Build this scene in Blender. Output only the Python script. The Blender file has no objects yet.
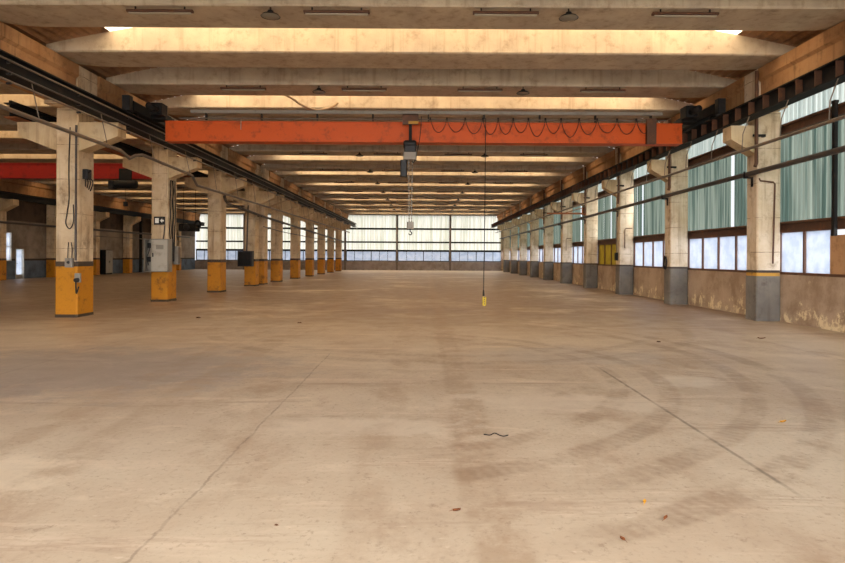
import bpy, math, random
from mathutils import Vector, Matrix
R = random.Random(7)
sc = bpy.context.scene
COL = sc.collection
PI = math.pi

# ------------------------------------------------------------------ mesh builder
class MB:
    def __init__(self):
        self.v = []; self.f = []; self.sm = []
    def add(self, vs, fs, smooth=False):
        b = len(self.v)
        self.v.extend([tuple(p) for p in vs])
        for f in fs:
            self.f.append([b + i for i in f]); self.sm.append(smooth)
        return self
    def box(self, x0, x1, y0, y1, z0, z1):
        vs = [(x, y, z) for z in (z0, z1) for y in (y0, y1) for x in (x0, x1)]
        return self.add(vs, [(0,2,3,1),(4,5,7,6),(0,1,5,4),(1,3,7,5),(3,2,6,7),(2,0,4,6)])
    def prism(self, outline, a0, a1, axis='z'):
        # outline: ccw 2d points; extruded along axis (z: xy plane, y: xz plane, x: yz plane)
        def P(p, a):
            return {'z': (p[0], p[1], a), 'y': (p[0], a, p[1]), 'x': (a, p[0], p[1])}[axis]
        n = len(outline)
        vs = [P(p, a0) for p in outline] + [P(p, a1) for p in outline]
        fs = [tuple(range(n)), tuple(range(2*n-1, n-1, -1))]
        fs += [(i, n+i, n+(i+1) % n, (i+1) % n) for i in range(n)]
        return self.add(vs, fs)
    def cbox(self, x0, x1, y0, y1, z0, z1, c=0.025, axis='z'):
        # box with its edges along one axis chamfered
        if axis == 'z': a, b, p, q, lo, hi = x0, x1, y0, y1, z0, z1
        elif axis == 'y': a, b, p, q, lo, hi = x0, x1, z0, z1, y0, y1
        else: a, b, p, q, lo, hi = y0, y1, z0, z1, x0, x1
        o = [(a+c,p),(b-c,p),(b,p+c),(b,q-c),(b-c,q),(a+c,q),(a,q-c),(a,p+c)]
        return self.prism(o, lo, hi, axis)
    def tube(self, pts, r, n=8, caps=True):
        pts = [Vector(p) for p in pts]
        rings = []
        up = None
        for i, p in enumerate(pts):
            t = (pts[min(i+1, len(pts)-1)] - pts[max(i-1, 0)]).normalized()
            if up is None:
                up = Vector((0,0,1)) if abs(t.z) < .9 else Vector((1,0,0))
            s = t.cross(up)
            if s.length < 1e-5: s = t.orthogonal()
            s.normalize(); up = s.cross(t).normalized()
            rr = r[i] if isinstance(r, (list, tuple)) else r
            rings.append([p + (s*math.cos(2*PI*k/n) + up*math.sin(2*PI*k/n))*rr for k in range(n)])
        vs = [q for ring in rings for q in ring]
        fs = []
        for i in range(len(pts)-1):
            for k in range(n):
                fs.append((i*n+k, i*n+(k+1) % n, (i+1)*n+(k+1) % n, (i+1)*n+k))
        self.add(vs, fs, True)
        if caps:
            self.add(rings[0], [tuple(range(n-1, -1, -1))]); self.add(rings[-1], [tuple(range(n))])
        return self
    def lathe(self, prof, c=(0,0,0), n=20, axis='z'):
        vs = []; fs = []
        for r, h in prof:
            for k in range(n):
                a = 2*PI*k/n
                if axis == 'z': vs.append((c[0]+r*math.cos(a), c[1]+r*math.sin(a), c[2]+h))
                elif axis == 'y': vs.append((c[0]+r*math.cos(a), c[1]+h, c[2]+r*math.sin(a)))
                else: vs.append((c[0]+h, c[1]+r*math.cos(a), c[2]+r*math.sin(a)))
        for i in range(len(prof)-1):
            for k in range(n):
                fs.append((i*n+k, i*n+(k+1) % n, (i+1)*n+(k+1) % n, (i+1)*n+k))
        return self.add(vs, fs, True)
    def build(self, name, mat, parent=None, loc=None):
        me = bpy.data.meshes.new(name)
        me.from_pydata(self.v, [], self.f)
        me.polygons.foreach_set('use_smooth', self.sm)
        me.update()
        o = bpy.data.objects.new(name, me)
        COL.objects.link(o)
        if mat: me.materials.append(mat)
        if parent is not None: o.parent = parent
        if loc: o.location = loc
        return o

def tag(o, label, cat, group=None, kind='thing'):
    o['label'] = label; o['category'] = cat
    if group: o['group'] = group
    o['kind'] = kind
    return o
def thing(name, label, cat, loc=(0,0,0), group=None, rz=0):
    o = bpy.data.objects.new(name, None); COL.objects.link(o)
    o.location = loc; o.rotation_euler = (0,0,rz); o.empty_display_size = .1
    return tag(o, label, cat, group)
KIDS = {}
def copy_tree(o, parent=None):
    c = o.copy(); COL.objects.link(c)
    if parent is not None: c.parent = parent
    for ch in [x for x in o.children]:
        copy_tree(ch, c)
    return c
def dup(src, loc, label, group=None):
    c = copy_tree(src); c.location = loc; c['label'] = label
    if group: c['group'] = group
    return c
def struct(o):
    o['kind'] = 'structure'; return o
ORD = ['', 'first','second','third','fourth','fifth','sixth','seventh','eighth','ninth','tenth','eleventh','twelfth',
       'thirteenth','fourteenth','fifteenth','sixteenth','seventeenth','eighteenth','nineteenth','twentieth','twenty-first','twenty-second']

# ------------------------------------------------------------------ materials
def S(c):  # sRGB 0-255 -> linear
    return tuple(((x/255)/12.92 if x/255 <= .04045 else ((x/255+.055)/1.055)**2.4) for x in c) + (1,)
class NT:
    def __init__(self, name):
        self.m = bpy.data.materials.new(name); self.m.use_nodes = True
        self.t = self.m.node_tree; self.t.nodes.clear()
        self.out = self.t.nodes.new('ShaderNodeOutputMaterial')
        self.pos = self.n('ShaderNodeNewGeometry').outputs['Position']
    def n(self, kind, **kw):
        x = self.t.nodes.new(kind)
        for k, v in kw.items(): setattr(x, k, v)
        return x
    def set(self, sock, v):
        if hasattr(v, 'is_output') or isinstance(v, bpy.types.NodeSocket): self.t.links.new(v, sock)
        else: sock.default_value = v
    def math(self, op, a, b=0.0, c=None, clamp=False):
        x = self.n('ShaderNodeMath', operation=op, use_clamp=clamp)
        self.set(x.inputs[0], a); self.set(x.inputs[1], b)
        if c is not None: self.set(x.inputs[2], c)
        return x.outputs[0]
    def scale(self, v, s):
        x = self.n('ShaderNodeVectorMath', operation='MULTIPLY')
        self.set(x.inputs[0], v); x.inputs[1].default_value = s
        return x.outputs[0]
    def noise(self, scale, detail=4, rough=.6, stretch=None, dist=0.0, vec=None):
        v = vec if vec is not None else self.pos
        if stretch: v = self.scale(v, stretch)
        x = self.n('ShaderNodeTexNoise')
        self.set(x.inputs['Vector'], v)
        x.inputs['Scale'].default_value = scale; x.inputs['Detail'].default_value = detail
        x.inputs['Roughness'].default_value = rough; x.inputs['Distortion'].default_value = dist
        return x.outputs['Fac']
    def ramp(self, fac, lo, hi, smooth=True):
        x = self.n('ShaderNodeMapRange', interpolation_type='SMOOTHSTEP' if smooth else 'LINEAR')
        self.set(x.inputs['Value'], fac); x.inputs['From Min'].default_value = lo; x.inputs['From Max'].default_value = hi
        return x.outputs[0]
    def mix(self, fac, a, b, mode='MIX'):
        x = self.n('ShaderNodeMix', data_type='RGBA', blend_type=mode)
        self.set(x.inputs[0], fac); self.set(x.inputs[6], a); self.set(x.inputs[7], b)
        return x.outputs[2]
    def sep(self):
        x = self.n('ShaderNodeSeparateXYZ'); self.set(x.inputs[0], self.pos); return x.outputs
    def bump(self, h, strength=.3, dist=.02):
        x = self.n('ShaderNodeBump'); self.set(x.inputs['Height'], h)
        x.inputs['Strength'].default_value = strength; x.inputs['Distance'].default_value = dist
        return x.outputs[0]
    def principled(self, col, rough=.8, metal=0.0, normal=None, spec=.3):
        p = self.n('ShaderNodeBsdfPrincipled')
        self.set(p.inputs['Base Color'], col); self.set(p.inputs['Roughness'], rough)
        p.inputs['Metallic'].default_value = metal
        p.inputs['Specular IOR Level'].default_value = spec
        if normal is not None: self.set(p.inputs['Normal'], normal)
        self.t.links.new(p.outputs[0], self.out.inputs[0])
        return self.m

def concrete(name, base, dark, light, streak=.5, bump=.25, lift=0):
    t = NT(name)
    c = t.mix(t.ramp(t.noise(1.3, 5), .35, .7), S(base), S(light))
    c = t.mix(t.math('MULTIPLY', t.ramp(t.noise(3.5, 6, .7), .5, .75), .6), c, S(dark))
    c = t.mix(t.math('MULTIPLY', t.ramp(t.noise(2.2, 4, .6, (3,3,.18)), .5, .78), streak), c, S(dark))
    if lift:
        z = t.math('ADD', t.sep()[2], t.math('MULTIPLY', t.noise(5, 3), .03))
        fr = t.math('FRACT', t.math('DIVIDE', z, lift))
        ln = t.math('MULTIPLY', t.math('LESS_THAN', fr, .018), t.ramp(t.noise(3, 4), .35, .6))
        c = t.mix(t.math('MULTIPLY', ln, .8), c, S((84,62,44)))
        c = t.mix(t.math('MULTIPLY', t.ramp(t.noise(1.6, 6, .7, (1,1,.5)), .54, .68), .45), c, S(dark))
    fine = t.noise(60, 3, .6)
    c = t.mix(t.math('MULTIPLY', t.ramp(fine, .55, .8), .25), c, S(dark))
    return t.principled(c, .85, normal=t.bump(t.noise(18, 6, .65), bump, .02))
def paint(name, base, worn, amount=.5, rough=.5, metal=0.0, lo=.5, hi=.7, scale=4.0):
    t = NT(name)
    c = t.mix(t.math('MULTIPLY', t.ramp(t.noise(scale, 6, .65), lo, hi), amount), S(base), S(worn))
    c = t.mix(t.math('MULTIPLY', t.ramp(t.noise(30, 3), .55, .75), amount*.4), c, S(worn))
    return t.principled(c, rough, metal, t.bump(t.noise(25, 4), .12, .01))

M = {}
M['beam'] = concrete('roof_beam_concrete', (168,150,128), (116,94,70), (184,166,140), .5, .15)
M['long'] = concrete('warm_lit_concrete', (154,110,70), (88,60,36), (172,130,88), .6)  # roof concrete with the skylights' warm light tinted into its colour
M['col'] = concrete('column_concrete', (180,154,120), (98,74,50), (202,180,148), .65, .25, .83)
M['corbel'] = concrete('corbel_concrete', (182,156,118), (118,88,58), (198,174,138), .5)
M['wcol'] = concrete('window_column_concrete', (190,168,138), (112,86,58), (210,192,166), .65, .25, .83)
M['greybase'] = concrete('grey_base_paint', (98,92,85), (72,62,52), (118,110,100), .5)
M['yellow'] = paint('yellow_base_paint', (174,112,16), (96,60,22), .8, .6)
M['stripe'] = paint('dark_stripe_paint', (62,48,36), (96,74,52), .5, .6)
M['ystripe'] = paint('ochre_stripe_paint', (180,132,48), (110,88,56), .7, .6)
M['steel'] = paint('dark_steel', (19,17,16), (40,29,21), .6, .75, .1)
M['brownsteel'] = paint('brown_steel', (86,58,42), (120,76,46), .6, .6, .2)
M['rust'] = paint('rusty_steel', (132,76,42), (84,50,32), .7, .7)
M['pipe'] = paint('grey_pipe', (104,92,80), (130,96,66), .5, .5, .2)
M['darkpipe'] = paint('dark_pipe', (66,60,56), (98,74,56), .5, .5, .2)
M['orange'] = paint('orange_crane_paint', (190,76,12), (114,46,10), .7, .55)
M['red'] = paint('red_crane_paint', (138,28,18), (92,20,14), .6, .5)
M['black'] = paint('black_plastic', (26,25,25), (44,40,38), .4, .5)
M['greybox'] = paint('grey_enamel', (128,120,108), (92,80,68), .5, .5)
M['lightgrey'] = paint('light_grey_enamel', (160,152,138), (118,106,90), .5, .5)
M['white'] = paint('white_enamel', (224,222,214), (180,170,150), .3, .4)
M['ygadget'] = paint('yellow_plastic', (190,160,36), (120,98,30), .5, .5)
M['chain'] = paint('chain_steel', (104,94,82), (70,60,50), .5, .45, .5)
M['cable'] = paint('black_rubber', (30,26,24), (48,42,38), .4, .6)
M['hose'] = paint('pale_hose', (132,108,80), (96,74,52), .5, .6)
M['roof'] = paint('corrugated_fibre_cement', (150,112,78), (98,66,42), .8, .9, 0, .4, .7, 2.0)
M['ply'] = paint('plywood_board', (170,128,88), (126,90,58), .6, .8)
M['leaf'] = paint('dry_leaf', (206,150,44), (130,80,30), .5, .8, 0, .4, .6, 40)
M['brownleaf'] = paint('brown_leaf', (122,70,36), (80,48,28), .5, .8, 0, .4, .6, 40)
M['lamp_glass'] = paint('lamp_glass', (112,104,90), (84,76,64), .4, .25)
M['tubeglass'] = paint('tube_glass', (150,138,118), (112,98,80), .4, .3)

def sheet(name, tint, dirt, trans, clear, streak=(1,1,1), amount=.6, sc_=1.0, rib=None):
    """translucent daylight sheet: lets sky light through, scattered (translucent) and some straight (transparent)"""
    t = NT(name)
    n = t.ramp(t.noise(sc_, 4, .6, streak), .38, .66)
    c = t.mix(t.math('MULTIPLY', n, amount), tint + (1,), dirt + (1,))
    tl = t.n('ShaderNodeBsdfTranslucent'); t.set(tl.inputs[0], c)
    df = t.n('ShaderNodeBsdfDiffuse'); t.set(df.inputs[0], c)
    tr = t.n('ShaderNodeBsdfTransparent'); t.set(tr.inputs[0], c)
    m1 = t.n('ShaderNodeMixShader'); m1.inputs[0].default_value = trans
    t.t.links.new(df.outputs[0], m1.inputs[1]); t.t.links.new(tl.outputs[0], m1.inputs[2])
    m2 = t.n('ShaderNodeMixShader'); m2.inputs[0].default_value = clear
    t.t.links.new(m1.outputs[0], m2.inputs[1]); t.t.links.new(tr.outputs[0], m2.inputs[2])
    t.t.links.new(m2.outputs[0], t.out.inputs[0])
    return t.m
M['sky_sheet'] = sheet('yellowed_skylight_sheet', (.95,.79,.57), (.86,.66,.42), .8, .12, (1,1,1), .5)
M['sky_sheet_dim'] = sheet('dim_skylight_sheet', (.66,.50,.31), (.50,.36,.20), .8, .1, (1,1,1), .5)  # duller tint added to dim the daylight over the second nave
M['green_sheet'] = sheet('green_wall_sheet', (.19,.225,.19), (.055,.085,.072), .5, .16, (1,6,.16), 1.0, 1.4)
M['light_green_sheet'] = sheet('light_wall_sheet', (.42,.46,.43), (.24,.29,.27), .5, .2, (1,6,.2), .9, 1.4)
M['yellow_pane'] = sheet('yellow_pane', (.34,.26,.07), (.20,.15,.05), .5, .5, (1,1,1), .6, 2.0)
M['pale_sheet'] = sheet('pale_wall_sheet', (.94,.90,.80), (.64,.64,.50), .5, .45, (7,1,.12), 1.0, 1.0)
M['pane'] = sheet('frosted_pane', (.77,.81,.88), (.60,.66,.75), .3, .6, (1,1,1), .8, 3.0)

# floor: worn concrete slab with joints, tyre arcs and dusty patches
def floor_mat():
    t = NT('worn_concrete_floor')
    X, Y, Z = t.sep()
    W = 1.0
    base = t.mix(t.ramp(t.noise(.35, 6, .65), .35, .68), S((192,175,150)), S((174,153,128)))
    base = t.mix(t.math('MULTIPLY', t.ramp(t.noise(.9, 8, .72, (1,.6,1)), .48, .68), .6), base, S((146,118,92)))
    base = t.mix(t.math('MULTIPLY', t.ramp(t.noise(1.6, 8, .7, (.5,1,1), .8), .54, .66), .6), base, S((204,186,160)))
    # scraped bands across the slab
    base = t.mix(t.math('MULTIPLY', t.ramp(t.noise(.9, 7, .7, (.3,2.4,1)), .54, .66), .5), base, S((208,188,162)))
    base = t.mix(t.math('MULTIPLY', t.ramp(t.noise(1.1, 7, .7, (.25,2.0,1), .5), .56, .68), .45), base, S((134,106,82)))
    # dirt: specks, scuffs, fine grain
    base = t.mix(t.math('MULTIPLY', t.ramp(t.noise(24, 6, .75), .50, .72), .42), base, S((122,98,76)))
    base = t.mix(t.math('MULTIPLY', t.ramp(t.noise(6, 8, .78), .57, .68), .5), base, S((128,104,82)))
    base = t.mix(t.math('MULTIPLY', t.ramp(t.noise(11, 6, .7), .66, .72), .6), base, S((92,72,54)))
    base = t.mix(t.math('MULTIPLY', t.ramp(t.noise(14, 5, .7, (.4,1,1)), .62, .72), .5), base, S((216,200,174)))
    shade_mottle = t.math('ADD', t.noise(.28, 7, .7), t.math('MULTIPLY', t.ramp(t.noise(.12, 3), .35, .6), .1))
    shade_zone = t.math('MULTIPLY', t.ramp(Y, 9.5, 17.0), t.math('SUBTRACT', 1.0, t.ramp(Y, 50, 62)))
    base = t.mix(t.math('MULTIPLY', t.math('MULTIPLY', shade_zone, t.ramp(shade_mottle, .32, .58)), .92), base, S((116,92,72)))  # mid-hall shade painted into the slab colour, broken up by noise
    base = t.mix(t.math('MULTIPLY', t.math('SUBTRACT', 1.0, t.ramp(X, -11.5, -7.5)), t.math('MULTIPLY', t.ramp(Y, 10, 15), .7)), base, S((94,76,62)))  # gloom of the second nave darkened into its floor colour
    def blob(cx, cy, rx, ry):
        dx = t.math('DIVIDE', t.math('SUBTRACT', X, cx), rx); dy = t.math('DIVIDE', t.math('SUBTRACT', Y, cy), ry)
        d = t.math('SQRT', t.math('ADD', t.math('MULTIPLY', dx, dx), t.math('MULTIPLY', dy, dy)))
        d = t.math('ADD', d, t.math('MULTIPLY', t.math('SUBTRACT', t.noise(1.9, 7, .75), .5), 2.4))
        return t.math('SUBTRACT', 1.0, t.ramp(d, .5, 1.1))
    base = t.mix(t.math('MULTIPLY', blob(-4.4, 8.0, 2.9, 2.0), .5), base, S((136,130,126)))
    base = t.mix(t.math('MULTIPLY', blob(2.2, 9.2, 1.6, 1.0), .45), base, S((168,160,150)))
    base = t.mix(t.math('MULTIPLY', blob(1.5, 6.2, 1.3, .5), .5), base, S((206,190,166)))
    base = t.mix(t.math('MULTIPLY', blob(-.5, 5.3, 1.1, .35), .5), base, S((206,190,166)))
    base = t.mix(t.math('MULTIPLY', blob(3.2, 7.3, .5, .4), .5), base, S((208,194,172)))
    base = t.mix(t.math('MULTIPLY', blob(-3.2, 4.0, .9, .5), .5), base, S((212,194,166)))
    # straight rolling tracks along the hall
    wob = t.math('MULTIPLY', t.math('SUBTRACT', t.noise(.35, 3), .5), .5)
    def band(coord, c, w, soft):
        d = t.math('ABSOLUTE', t.math('SUBTRACT', t.math('ADD', coord, wob), c))
        return t.math('SUBTRACT', 1.0, t.ramp(d, w, w+soft))
    brk = t.ramp(t.noise(1.9, 7, .75), .38, .6)
    for c, w, a in ((.42, .11, .5), (1.9, .1, .2), (-2.6, .12, .35), (-.35, .09, .3), (-3.3, .1, .3)):
        base = t.mix(t.math('MULTIPLY', t.math('MULTIPLY', band(X, c, w, .1), brk), a), base, S((142,114,86)))
    # turning tyre arcs with a tread pattern
    tread = t.noise(14, 4, .7)
    brk2 = t.ramp(t.noise(1.4, 6, .7), .36, .58)
    def ring(cx, cy, r, w, a, xmin=None):
        nonlocal base
        dx = t.math('SUBTRACT', X, cx); dy = t.math('SUBTRACT', Y, cy)
        d = t.math('SQRT', t.math('ADD', t.math('MULTIPLY', dx, dx), t.math('MULTIPLY', dy, dy)))
        e = t.math('ABSOLUTE', t.math('SUBTRACT', d, r))
        m = t.math('SUBTRACT', 1.0, t.ramp(e, w*.8, w*.8+.07))
        ang = t.math('MULTIPLY', t.math('ARCTAN2', dy, dx), r*2*PI/.09)
        lug = t.math('ADD', .62, t.math('MULTIPLY', t.math('SINE', ang), .13))
        m = t.math('MULTIPLY', m, t.math('MULTIPLY', brk2, lug))
        if xmin is not None: m = t.math('MULTIPLY', m, t.ramp(X, xmin, xmin+.7))
        m = t.math('MULTIPLY', m, t.math('ADD', .5, t.math('MULTIPLY', tread, 1.0)))
        base = t.mix(t.math('MULTIPLY', m, a*.9), base, S((126,100,76)))
    ring(-1.1, 7.9, 4.02, .10, .7, -.2); ring(-1.1, 7.9, 3.5, .09, .65, -.2)
    ring(-1.6, 9.0, 6.30, .11, .75, .6); ring(-1.6, 9.0, 5.75, .10, .65, .8)
    ring(.5, 13.5, 5.0, .11, .5); ring(.5, 13.5, 4.4, .11, .5); ring(-1.0, 16.0, 3.2, .12, .5)
    ring(-.5, 19.0, 5.5, .2, .5); ring(2.5, 17.5, 4.6, .2, .5); ring(2.0, 24.0, 5.0, .25, .45)
    # slab joints
    fine = t.math('MULTIPLY', t.math('SUBTRACT', t.noise(2.4, 6, .75), .5), .10)
    hair = t.math('MULTIPLY', t.math('SUBTRACT', t.noise(6, 3, .7), .5), .02)
    def joint(c, w, a, jag, y0=None, y1=None):
        nonlocal base
        x = t.math('ADD', t.math('SUBTRACT', X, c), hair)
        if jag: x = t.math('ADD', x, fine)
        m = t.math('SUBTRACT', 1.0, t.ramp(t.math('ABSOLUTE', x), w*.4, w*1.6))
        if y0 is not None: m = t.math('MULTIPLY', m, t.ramp(Y, y0, y0+.3))
        if y1 is not None: m = t.math('MULTIPLY', m, t.math('SUBTRACT', 1.0, t.ramp(Y, y1-.6, y1)))
        m = t.math('MULTIPLY', m, t.math('ADD', .5, t.math('MULTIPLY', t.ramp(t.noise(3, 3), .4, .55), .5)))
        base = t.mix(t.math('MULTIPLY', m, a), base, S((92,74,58)))
    joint(2.39, .016, .6, False, 3.7, 8.5)
    joint(-1.44, .009, .45, True, None, 9.6)
    joint(-5.3, .010, .35, True); joint(6.2, .010, .35, True)
    return t.principled(base, t.math('ADD', .26, t.math('MULTIPLY', t.noise(2, 6, .7), .34)), 0, t.bump(t.noise(40, 5, .7), .12, .01), .4)
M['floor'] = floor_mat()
M['yard'] = concrete('outside_concrete', (170,160,148), (130,120,110), (190,182,170), .1)

# plaster of the low window wall: brown with pale flaked patches
def plaster(name, base, dark, pale, zmax):
    t = NT(name)
    X, Y, Z = t.sep()
    c = t.mix(t.ramp(t.noise(1.1, 6, .65), .35, .7), S(base), S(dark))
    n = t.noise(3.0, 8, .75, (1,1,.8))
    n = t.math('ADD', n, t.math('MULTIPLY', t.math('SUBTRACT', 1.0, t.ramp(Z, 0.0, zmax)), .13))
    c = t.mix(t.math('MULTIPLY', t.ramp(n, .63, .70), .75), c, S(pale))
    c = t.mix(t.math('MULTIPLY', t.ramp(t.noise(14, 5, .7), .52, .72), .4), c, S(dark))
    return t.principled(c, .9, normal=t.bump(t.noise(9, 6, .7), .35, .03))
M['plaster'] = plaster('flaking_brown_plaster', (172,148,124), (136,112,88), (222,200,158), .9)
M['backplaster'] = plaster('grey_brown_plaster', (146,134,126), (122,108,98), (166,152,140), .4)
def dado_wall():
    t = NT('dado_painted_wall')
    X, Y, Z = t.sep()
    up = t.mix(t.ramp(t.noise(.8, 6, .65), .35, .7), S((136,122,108)), S((100,86,74)))
    lo = t.mix(t.ramp(t.noise(1.2, 6, .65), .35, .7), S((84,96,110)), S((60,66,74)))
    c = t.mix(t.math('GREATER_THAN', Z, 1.15), lo, up)
    st = t.math('MULTIPLY', t.math('GREATER_THAN', Z, 1.12), t.math('LESS_THAN', Z, 1.24))
    c = t.mix(st, c, S((52,44,38)))
    hi = t.mix(t.ramp(t.noise(1.5, 5), .4, .7), S((72,56,44)), S((48,37,30)))
    c = t.mix(t.ramp(Z, 3.5, 3.6), c, hi)
    return t.principled(c, .85, normal=t.bump(t.noise(12, 5), .2, .02))
M['dado'] = dado_wall()

# ------------------------------------------------------------------ layout constants
P = 5.05                      # bay length along the hall
D1 = 14.38                    # front face of the first visible column row
YB = 65.5                     # back wall
YF = -4.0                     # wall behind the photographer
ZS = 6.05                     # soffit of the roof beams
def colY(n): return D1 + P*(n-1)
NCOL = 10
XR0, XR1 = 7.98, 8.55         # window-side columns
XL0, XL1 = -8.84, -8.31       # yellow columns
XW = -25.0                    # far wall of the second nave
ZC = 4.69                     # corbel top / underside of crane beams

# ------------------------------------------------------------------ room shell
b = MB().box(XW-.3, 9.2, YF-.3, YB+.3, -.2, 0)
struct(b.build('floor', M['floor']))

def wall_x(name, mat, x0, x1, y0, y1, z0, z1, holes=()):
    """wall lying in a y-z plane, with rectangular openings (ya, yb, za, zb)"""
    b = MB()
    ys = sorted({y0, y1, *[h[0] for h in holes], *[h[1] for h in holes]})
    zs = sorted({z0, z1, *[h[2] for h in holes], *[h[3] for h in holes]})
    for i in range(len(ys)-1):
        run = None
        for j in range(len(zs)-1):
            cy, cz = (ys[i]+ys[i+1])/2, (zs[j]+zs[j+1])/2
            if any(h[0] < cy < h[1] and h[2] < cz < h[3] for h in holes): continue
            b.box(x0, x1, ys[i], ys[i+1], zs[j], zs[j+1])
    return struct(b.build(name, mat))

struct(MB().box(8.56, 8.86, YF, YB, 0, 1.12).build('wall_right', M['plaster']))
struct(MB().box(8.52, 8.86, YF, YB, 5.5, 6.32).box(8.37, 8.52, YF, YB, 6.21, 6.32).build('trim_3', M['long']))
struct(MB().box(XW, 8.86, YB, YB+.3, 0, .98).box(XW, 8.86, YB, YB+.3, 6.0, 7.6).build('wall_back', M['backplaster']))
struct(MB().box(XW-.3, -9.2, YF-.3, YF, 0, 7.6).box(8.2, 8.86, YF-.3, YF, 0, 7.6).box(-9.2, 8.2, YF-.3, YF, 5.4, 7.6).build('wall_front', M['dado']))
struct(MB().box(-60, 60, -60, YF-.31, -.25, -.02).build('ground_outside', M['yard']))
DOOR = (36.72, 37.5, 0, 1.86)
WIN = (35.45, 36.42, 1.1, 2.85)
wall_x('wall_left', M['dado'], XW-.3, XW, YF, YB, 0, 6.5, [DOOR, WIN])

struct(MB().box(8.40, 8.86, YB-.06, YB+.3, 0, 6.2).build('trim_4', M['plaster']))
# openings of the far side wall
d = struct(MB().box(XW-.14, XW-.1, DOOR[0]+.05, DOOR[1]-.05, .26, DOOR[3]-.05).build('door_1', M['pane']))
MB().box(XW-.18, XW+.02, DOOR[0], DOOR[0]+.05, 0, DOOR[3]).box(XW-.18, XW+.02, DOOR[1]-.05, DOOR[1], 0, DOOR[3]).box(XW-.18, XW+.02, DOOR[0], DOOR[1], DOOR[3]-.05, DOOR[3]).build('door_frame', M['lightgrey'], d)
MB().box(XW-.15, XW-.09, DOOR[0]+.05, DOOR[1]-.05, 0, .26).build('kick_plate', M['greybox'], d)
MB().tube([(XW-.08, DOOR[0]+.12, .95), (XW-.03, DOOR[0]+.12, .95), (XW-.03, DOOR[0]+.25, .95)], .012).build('door_handle', M['chain'], d)
w = struct(MB().box(XW-.14, XW-.1, WIN[0]+.05, WIN[1]-.05, WIN[2]+.05, WIN[3]-.05).build('window_1', M['pane']))
fb = MB()
for (a, c_, e, f_) in ((WIN[0], WIN[0]+.05, WIN[2], WIN[3]), (WIN[1]-.05, WIN[1], WIN[2], WIN[3]), (WIN[0], WIN[1], WIN[2], WIN[2]+.05), (WIN[0], WIN[1], WIN[3]-.05, WIN[3]), (WIN[0], WIN[1], 1.95, 1.99)):
    fb.box(XW-.18, XW-.02, a, c_, e, f_)
fb.build('window_frame', M['lightgrey'], w)

# corrugated sheet, waves running along u, extruded along z, in the plane of a wall
def corr_wall(axis, u0, u1, z0, z1, at, amp=.02, period=.17, gaps=()):
    b = MB()
    n = max(4, int((u1-u0)/period*6))
    for k in range(n):
        ua, ub = u0+(u1-u0)*k/n, u0+(u1-u0)*(k+1)/n
        if any(g[0] <= (ua+ub)/2 <= g[1] for g in gaps): continue
        oa, ob = [at+amp*max(-.7, min(.7, math.sin(2*PI*(u)/period)))/.7 for u in (ua, ub)]
        if axis == 'y': vs = [(oa, ua, z0), (ob, ub, z0), (ob, ub, z1), (oa, ua, z1)]
        else: vs = [(ua, oa, z0), (ub, ob, z0), (ub, ob, z1), (ua, oa, z1)]
        b.add(vs, [(0,1,2,3)], False)
    return b

wn = 2
XP = 8.70
def side_window(y0, y1, pane=None, gaps=(), boarded=(), mullions=5, post=None):
    global wn
    fr = MB().box(XP-.09, XP+.04, y0, y1, 1.12, 1.18)            # sill rail
    for k in range(mullions+1):
        y = y0+.03+(y1-y0-.06)*k/mullions
        fr.box(XP-.06, XP+.02, y-.03, y+.03, 1.18, 2.12)
    w = struct(fr.build('window_%d' % wn, M['brownsteel'])); wn += 1
    g = MB()
    for k in range(mullions):
        if k in boarded: continue
        ya, yb = y0+.03+(y1-y0-.06)*k/mullions, y0+.03+(y1-y0-.06)*(k+1)/mullions
        g.box(XP-.02, XP-.01, ya+.03, yb-.03, 1.18, 2.12)
    g.build('glazing', pane, w)
    for k in boarded:
        ya, yb = y0+.03+(y1-y0-.06)*k/mullions, y0+.03+(y1-y0-.06)*(k+1)/mullions
        bo = MB().box(XP-.075, XP-.06, ya+.02, yb+.02, 1.14, 2.0).build('board', M['ply'], w)
    MB().box(XP-.12, XP+.04, y0, y1, 2.12, 2.19).box(XP-.04, XP+.04, y0, y1, 2.19, 2.33).box(XP-.12, XP+.04, y0, y1, 2.33, 2.38).build('rail', M['brownsteel'], w)
    MB().box(XP-.12, XP+.02, y0, y1, 4.48, 4.53).box(XP-.05, XP+.02, y0, y1, 4.53, 4.67).box(XP-.12, XP+.02, y0, y1, 4.67, 4.72).build('rail', M['brownsteel'], w)
    corr_wall('y', y0, y1, 2.34, 4.6, XP+.07, gaps=gaps).build('panel', M['green_sheet'], w)
    corr_wall('y', y0, y1, 4.6, 5.52, XP+.07).build('upper_panel', M['light_green_sheet'], w)
    if post is not None:
        MB().box(XP-.20, XP-.13, post, post+.09, 1.98, 4.74).box(XP-.21, XP-.12, post-.01, post+.10, 4.74, 4.80).build('post', M['steel'], w)
    return w
WG = {3: [(16.95, 17.12)], 4: [(23.95, 24.2)], 2: [], 5: [(28.0, 28.25), (26.3, 26.45), (29.2, 29.32)], 6: [(33.4, 33.6)]}
for n in range(0, NCOL+1):
    ya = colY(n)+.49 if n > 0 else 9.9
    yb = colY(n+1) if n < NCOL else YB
    side_window(ya-(.24 if n else 0), yb+(.24 if n < NCOL else 0), pane=M['yellow_pane'] if n == 3 else M['pane'], gaps=WG.get(n+2, ()), boarded=(0,1,2) if n == 0 else (), post=12.44 if n == 0 else None)
ww = struct(MB().box(XP-.09, XP+.04, YF, 9.9, 1.12, 1.18).box(XP-.09, XP+.04, YF, 9.9, 2.12, 2.38).box(XP-.09, XP+.04, YF, 9.9, 4.48, 4.72).build('window_%d' % wn, M['brownsteel'])); wn += 1
MB().box(XP-.02, XP-.01, YF, 9.9, 1.18, 2.12).build('glazing', M['pane'], ww)
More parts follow.
